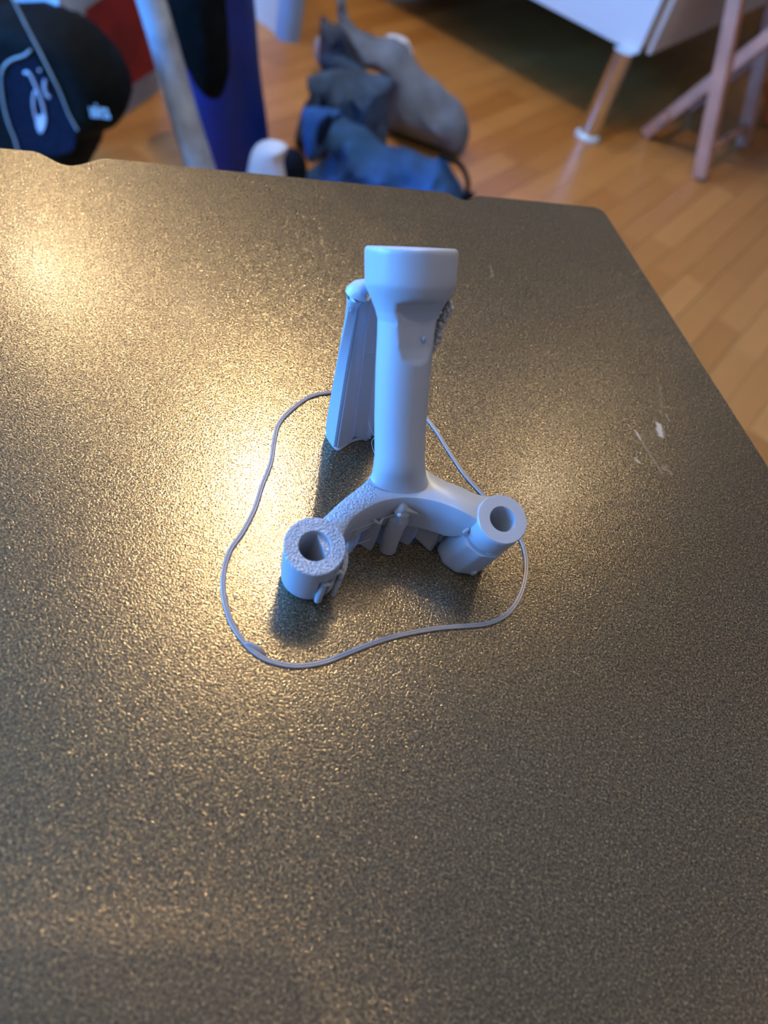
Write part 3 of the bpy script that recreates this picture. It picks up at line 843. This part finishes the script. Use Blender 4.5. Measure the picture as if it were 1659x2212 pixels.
def cloth(name, label, cat, *a, group=None, **k): return tag(puff(name, *a, **k), label, cat, group)
G = None
cloth('grey_jeans', 'faded grey-blue jeans draped over the top right of the laundry heap', 'jeans',
      [(731, -10), (745, 0), (750, 33), (768, 62), (790, 72), (811, 80), (844, 81), (870, 92), (883, 105), (895, 130), (909, 152), (940, 175), (970, 203), (992, 222), (1006, 246), (1014, 275), (1012, 300), (1004, 320), (988, 335), (941, 338), (905, 328), (869, 320), (835, 314), (822, 305), (832, 270), (838, 235), (844, 205), (845, 181), (825, 155), (786, 145), (768, 101), (746, 61), (730, 47)],
      1.95, .13, M_gjean, edge=.08, wr=.030, wfreq=9, seed=1, dirv=(.6, .8))
cloth('slate_shirt', 'dark slate crumpled shirt at the upper left of the laundry heap', 'shirt',
      [(695, 34), (712, 48), (738, 56), (752, 68), (768, 101), (790, 148), (770, 165), (740, 170), (700, 165), (690, 130), (690, 83)],
      2.02, .06, M_dcloth, wr=.02, wfreq=22, seed=2)
cloth('slate_sweater', 'slate blue crumpled sweater bunched in the middle of the laundry heap', 'sweater',
      [(662, 170), (676, 162), (704, 152), (753, 148), (800, 158), (846, 172), (847, 206), (842, 235), (838, 262), (836, 300), (830, 322), (790, 330), (753, 320), (700, 345), (655, 362), (628, 340), (634, 300), (655, 231), (672, 202)],
      1.74, .10, M_mjean, wr=.038, wfreq=24, seed=3)
cloth('blue_jeans', 'deep blue jeans at the bottom of the laundry heap, folded open', 'jeans',
      [(704, 285), (712, 258), (728, 250), (752, 268), (782, 280), (822, 316), (869, 324), (927, 347), (955, 345), (985, 388), (1004, 425), (1004, 445), (900, 450), (780, 450), (665, 440), (655, 380), (690, 350), (712, 330)],
      1.59, .12, M_bjean, wr=.034, wfreq=14, seed=4, dirv=(1, -.5))
cloth('blue_sleeve', 'bright blue denim sleeve with an open cuff at the left of the laundry heap', 'jacket',
      [(655, 235), (690, 232), (730, 236), (742, 250), (725, 262), (712, 285), (702, 320), (684, 345), (668, 352), (658, 320), (655, 280)],
      1.50, .06, M_bjean, wr=.014, wfreq=20, seed=6)
cloth('navy_sock', 'blackish navy sock bundle between white cloth and blue jeans', 'sock',
      [(603, 330), (618, 320), (640, 322), (660, 345), (662, 385), (640, 410), (605, 405), (598, 365)], 1.44, .06, M_ncloth, wr=.01, wfreq=20, seed=7)
cloth('white_towel', 'white cloth bundle peeking over the plate left of the jeans', 'towel',
      [(538, 400), (539, 345), (552, 315), (575, 302), (600, 304), (622, 318), (612, 345), (612, 400)], 1.34, .06, M_wcloth, wr=.012, wfreq=16, seed=8)
cloth('white_sock', 'small white sock sticking out at the top of the grey jeans', 'sock',
      [(834, 78), (848, 73), (872, 80), (884, 92), (892, 118), (880, 124), (850, 105)], 2.06, .05, M_wcloth, wr=.006, wfreq=20, seed=9, edge=.03, step=.012)
cloth('lilac_cloth', 'narrow lilac cloth behind the slate shirt on its left', 'cloth',
      [(680, 88), (690, 78), (705, 90), (705, 140), (690, 143), (679, 120)], 2.10, .05, M_lilac, wr=.005, wfreq=20, seed=10, edge=.03, step=.012)
cloth('blue_tee', 'bluish crumpled shirt tucked below the slate shirt', 'shirt',
      [(692, 122), (720, 118), (755, 128), (790, 150), (775, 168), (730, 168), (702, 160)], 1.845, .03, M_mjean, wr=.012, wfreq=24, seed=12, edge=.04)
bm = bmesh.new()
pts = catmull([aty(x, y, 1.58) for x, y in [(948, 336), (970, 345), (990, 352), (1004, 372), (1011, 398), (1008, 420), (1022, 420), (1006, 432), (994, 425)]], 5)
tube(bm, pts, .0055, 8); tag(obj('strap', bm, M_black), 'thin black strap looping off the right end of the blue jeans', 'strap')
for v in (): pass
# dark sheet stands in for the shade inside the open cuff
cloth('cuff_shade', 'black sheet standing in for shade inside the cuff of the blue sleeve', 'cloth', [(688, 268), (705, 250), (716, 248), (712, 275), (700, 305), (688, 318), (682, 300)], 1.455, .02, M_ncloth, wr=.002, wfreq=20, seed=14, edge=.02, step=.01)

# black sports bag at the left
BY = 1.15
bag = thing('sports_bag', aty(110, 420, BY), 'black sports bag with pale swirl logo and grey piping at far left', 'bag')
bag.location.z = FLOOR
bout = [(-60, 20), (0, 10), (40, 5), (80, 12), (130, 30), (180, 65), (225, 115), (255, 165), (269, 215), (266, 250), (245, 275), (215, 288), (208, 310), (195, 345), (160, 400), (60, 420), (-60, 420)]
puff('bag_body', bout, BY, .14, M_black, parent=bag, wr=.0, edge=.035, step=.014, seed=20)
front_y = BY - .07
def decal(name, outline, mat, parent, y=front_y - .0006, th=.0012, close=True, smooth=True):
    P_ = [aty(x, yy, y) for x, yy in outline]; q = [Vector((p.x, p.z)) for p in P_]
    cl = catmull(q, 4, True) if smooth else q
    bm = bmesh.new(); a = [bm.verts.new((c.x, y, c.y)) for c in cl]; b = [bm.verts.new((c.x, y + th, c.y)) for c in cl]; n = len(cl)
    for i in range(n): j = (i + 1) % n; bm.faces.new((a[i], a[j], b[j], b[i]))
    bm.faces.new(a[::-1]); bm.faces.new(b)
    return obj(name, bm, mat, parent, smooth=False)
decal('navy_panel', [(4, 190), (12, 150), (30, 128), (62, 112), (72, 118), (100, 170), (125, 215), (150, 258), (163, 280), (150, 330), (60, 330), (36, 315), (14, 250)], M_navy, bag)
def line(name, pl, rpx, mat, y, parent):
    pp = catmull([aty(a, b, y) for a, b in pl], 6); bm = bmesh.new(); tube(bm, pp, rpx / scale_at(pp[0]), 8); return obj(name, bm, mat, parent)
yf = front_y - .003
line('piping', [(24, -10), (40, 22), (62, 66), (84, 108), (108, 155), (130, 200), (148, 245), (168, 282)], 2.6, M_pipe, yf, bag)
line('piping', [(66, 108), (52, 120), (28, 128), (10, 142), (2, 165), (4, 200), (10, 235), (20, 270), (32, 300), (40, 330)], 2.8, M_pipe, yf, bag)
yl = front_y - .0026
# swirl mark: hook running into a drop with a slot, a short stroke and a dot
line('logo_stroke', [(53, 158), (59, 156), (66, 162), (73, 176), (80, 192), (88, 212), (94, 232), (97, 250)], 3.2, M_logo, yl, bag)
line('logo_stroke', [(77, 196), (73, 206), (72, 222), (74, 240), (78, 256)], 2.6, M_logo, yl, bag)
decal('logo_drop', [(76, 244), (82, 250), (90, 248), (97, 240), (99, 256), (97, 272), (92, 284), (88, 288), (83, 284), (78, 270)], M_logo, bag, y=yl)
line('logo_stroke', [(97, 173), (96, 186), (99, 200), (104, 207), (108, 211)], 3.6, M_logo, yl, bag)
line('logo_stroke', [(84, 149), (87, 154)], 3.4, M_logo, yl, bag)
# lettering
fc = bpy.data.curves.new('bag_text', 'FONT'); fc.body = 'asics'; fc.size = .030; fc.extrude = .0004; fc.offset = .0006; fc.align_x = 'CENTER'
fo = bpy.data.objects.new('bag_lettering', fc); sc.collection.objects.link(fo)
bpy.context.view_layer.update()
me = bpy.data.meshes.new_from_object(fo.evaluated_get(bpy.context.evaluated_depsgraph_get())); bpy.data.objects.remove(fo)
me.materials.clear(); me.materials.append(M_pipe)
lo = bpy.data.objects.new('bag_lettering', me); link(lo, bag)
pc = aty(217, 254, front_y - .004)
lo.matrix_parent_inverse = Matrix.Identity(4)
ex = (aty(250, 243, front_y) - aty(183, 251, front_y)).normalized()
lo.matrix_basis = Matrix.Translation(pc - bag.location) @ Matrix(((ex.x, 0, ex.z * -1, 0), (0, 0, -1, 0), (ex.z, 1, 0, 0), (0, 0, 0, 1)))
# rear flap with pale opening at upper left
cloth('brown_pouch', 'small beige brown pouch behind the black bag at the left edge', 'pouch', [(-30, 10), (5, 12), (24, 22), (30, 45), (10, 55), (-30, 50)], 1.34, .05, simple('beige_brown_cloth', (.35, .24, .18), .8, noise_scale=30), wr=.004, edge=.03, seed=31)

# pale blue carrier bag with a red panel behind it
ta_, tb_ = at(215, 287, FLOOR), at(350, 193, FLOOR)
dd = (tb_ - ta_).normalized(); nb = Vector((-dd.y, dd.x, 0)); nb = nb if nb.x < 0 else -nb
tl_ = (tb_ - ta_).length
a_ = ta_ - dd * .12; Lt = tl_ + .12
tote = thing('carrier_bag', a_.lerp(tb_, .5) + nb * .1, 'pale blue carrier bag with a dark red panel standing behind the black bag', 'bag')
tote.location.z = FLOOR
bm = bmesh.new()
rings = []
for z in (0, .02, .1, .2, .3, .40, .46):
    b_in = .012 * math.sin(z * 9) ; rings.append([a_ + dd * .01 - nb * b_in + UP * z, tb_ - nb * b_in - dd * .01 + UP * z, tb_ + nb * (.24 + b_in) + UP * z, a_ + nb * (.24 + b_in) + UP * z])
loft(bm, rings); obj('bag_wall', bm, M_tote, tote, smooth=False)
nf = -nb
rp = [onp(x, y, a_ + nf * .014, nf) for x, y in [(186, 20), (300, -60), (336, 148), (264, 194), (200, 150), (182, 90)]]
bm = bmesh.new(); A1 = [bm.verts.new(p) for p in rp]; A2 = [bm.verts.new(p + nf * .002) for p in rp]
for i in range(len(rp)): j = (i + 1) % len(rp); bm.faces.new((A1[i], A1[j], A2[j], A2[i]))
bm.faces.new(A1[::-1]); bm.faces.new(A2); obj('red_panel', bm, M_red, tote, smooth=False)

# leaning pole
PY = 1.27
bm = bmesh.new()
p0_ = aty(462, 420, PY); p0_ = p0_ + (aty(420, 290, PY) - p0_) * 0
pth = [aty(455, 425, PY), aty(430, 352, PY), aty(400, 258, PY), aty(372, 160, PY), aty(347, 70, PY), aty(326, 0, PY), aty(296, -90, PY)]
lowz = min(pth[0].z, FLOOR + .03)
d0 = (pth[0] - pth[1]).normalized(); pth[0] = pth[1] + d0 * ((FLOOR + .012 - pth[1].z) / d0.z)
pp = catmull(pth, 5); tube(bm, pp, [31 / scale_at(p) for p in pp], 24)
for v in bm.verts:
    if v.co.z < FLOOR: v.co.z = FLOOR
tag(obj('leaning_pole', bm, M_pole), 'pale blue-grey metal pole leaning between the red panel and the black garment', 'pole')

# black garment hanging behind the pole
cloth('black_jacket', 'black jacket hanging in front of the blue foam roll, right of the pole', 'jacket',
      [(330, -60), (478, -60), (488, 10), (494, 90), (495, 150), (484, 195), (472, 212), (450, 212), (425, 185), (395, 130), (350, 60)], 1.37, .06, M_black, wr=.008, seed=40)
# rolled blue mat
BYY = 1.51
pth = [aty(502, 395, BYY), aty(496, 330, BYY), aty(482, 200, BYY), aty(468, 60, BYY), aty(454, -70, BYY)]
d0 = (pth[0] - pth[1]).normalized(); pth[0] = pth[1] + d0 * ((FLOOR + .008 - pth[1].z) / d0.z)
bm = bmesh.new(); pp = catmull(pth, 4); tube(bm, pp, [86 / scale_at(p) * (1 - .02 * math.sin(i * .8)) for i, p in enumerate(pp)], 40)
for v in bm.verts:
    if v.co.z < FLOOR: v.co.z = FLOOR
tag(obj('foam_roll', bm, M_blueroll), 'tall royal blue foam roll standing on the floor left of the laundry', 'foam roll')

# grey panel; blue light on its edge is put into the colour
qa, qb = at(607, 82, FLOOR), at(500, 0, FLOOR)
d1 = (qb - qa).normalized(); n1_ = Vector((-d1.y, d1.x, 0)); n1_ = n1_ if n1_.y > 0 else -n1_
pan = thing('leaning_board', qa, 'pale grey board with rounded edge painted with blue light at the top left of the floor', 'board'); 
bm = bmesh.new(); obox(bm, qa + d1 * .30 + n1_ * .022 + UP * .30, d1, n1_, UP, .60, .044, .60); obj('board_face', bm, M_panel, pan, smooth=False)
bm = bmesh.new()
loft(bm, [ring(qa + n1_ * .022 + UP * z, d1, n1_, .034, 20) for z in (0, .004, .3, .6)]); obj('edge_band', bm, M_edge, pan)

# dark shoe far behind, cropped by the frame
so = thing('shoe', at(885, -12, FLOOR), 'dark shoe with a pale sole at the top edge under the cabinet', 'shoe')
q = at(885, -16, FLOOR); bm = bmesh.new()
loft(bm, [ring(q + UP * z, U, V, a, 28, b) for z, a, b in ((0, .13, .05), (.02, .132, .052), (.022, .128, .049))]); obj('sole', bm, M_foot, so)
bm = bmesh.new(); loft(bm, [ring(q + UP * z + U * o, U, V, a, 28, b) for z, a, b, o in ((.022, .126, .048, 0), (.05, .115, .045, .01), (.075, .07, .038, .04), (.10, .045, .034, .06))]); obj('upper', bm, M_black, so)
# orange thing at the right edge
cloth('orange_bag', 'bright orange bag at the right edge behind the stool', 'bag', [(1652, 180), (1690, 170), (1720, 230), (1700, 290), (1655, 288), (1643, 262), (1650, 225)], 2.9, .10, M_orange, wr=.012, seed=50)
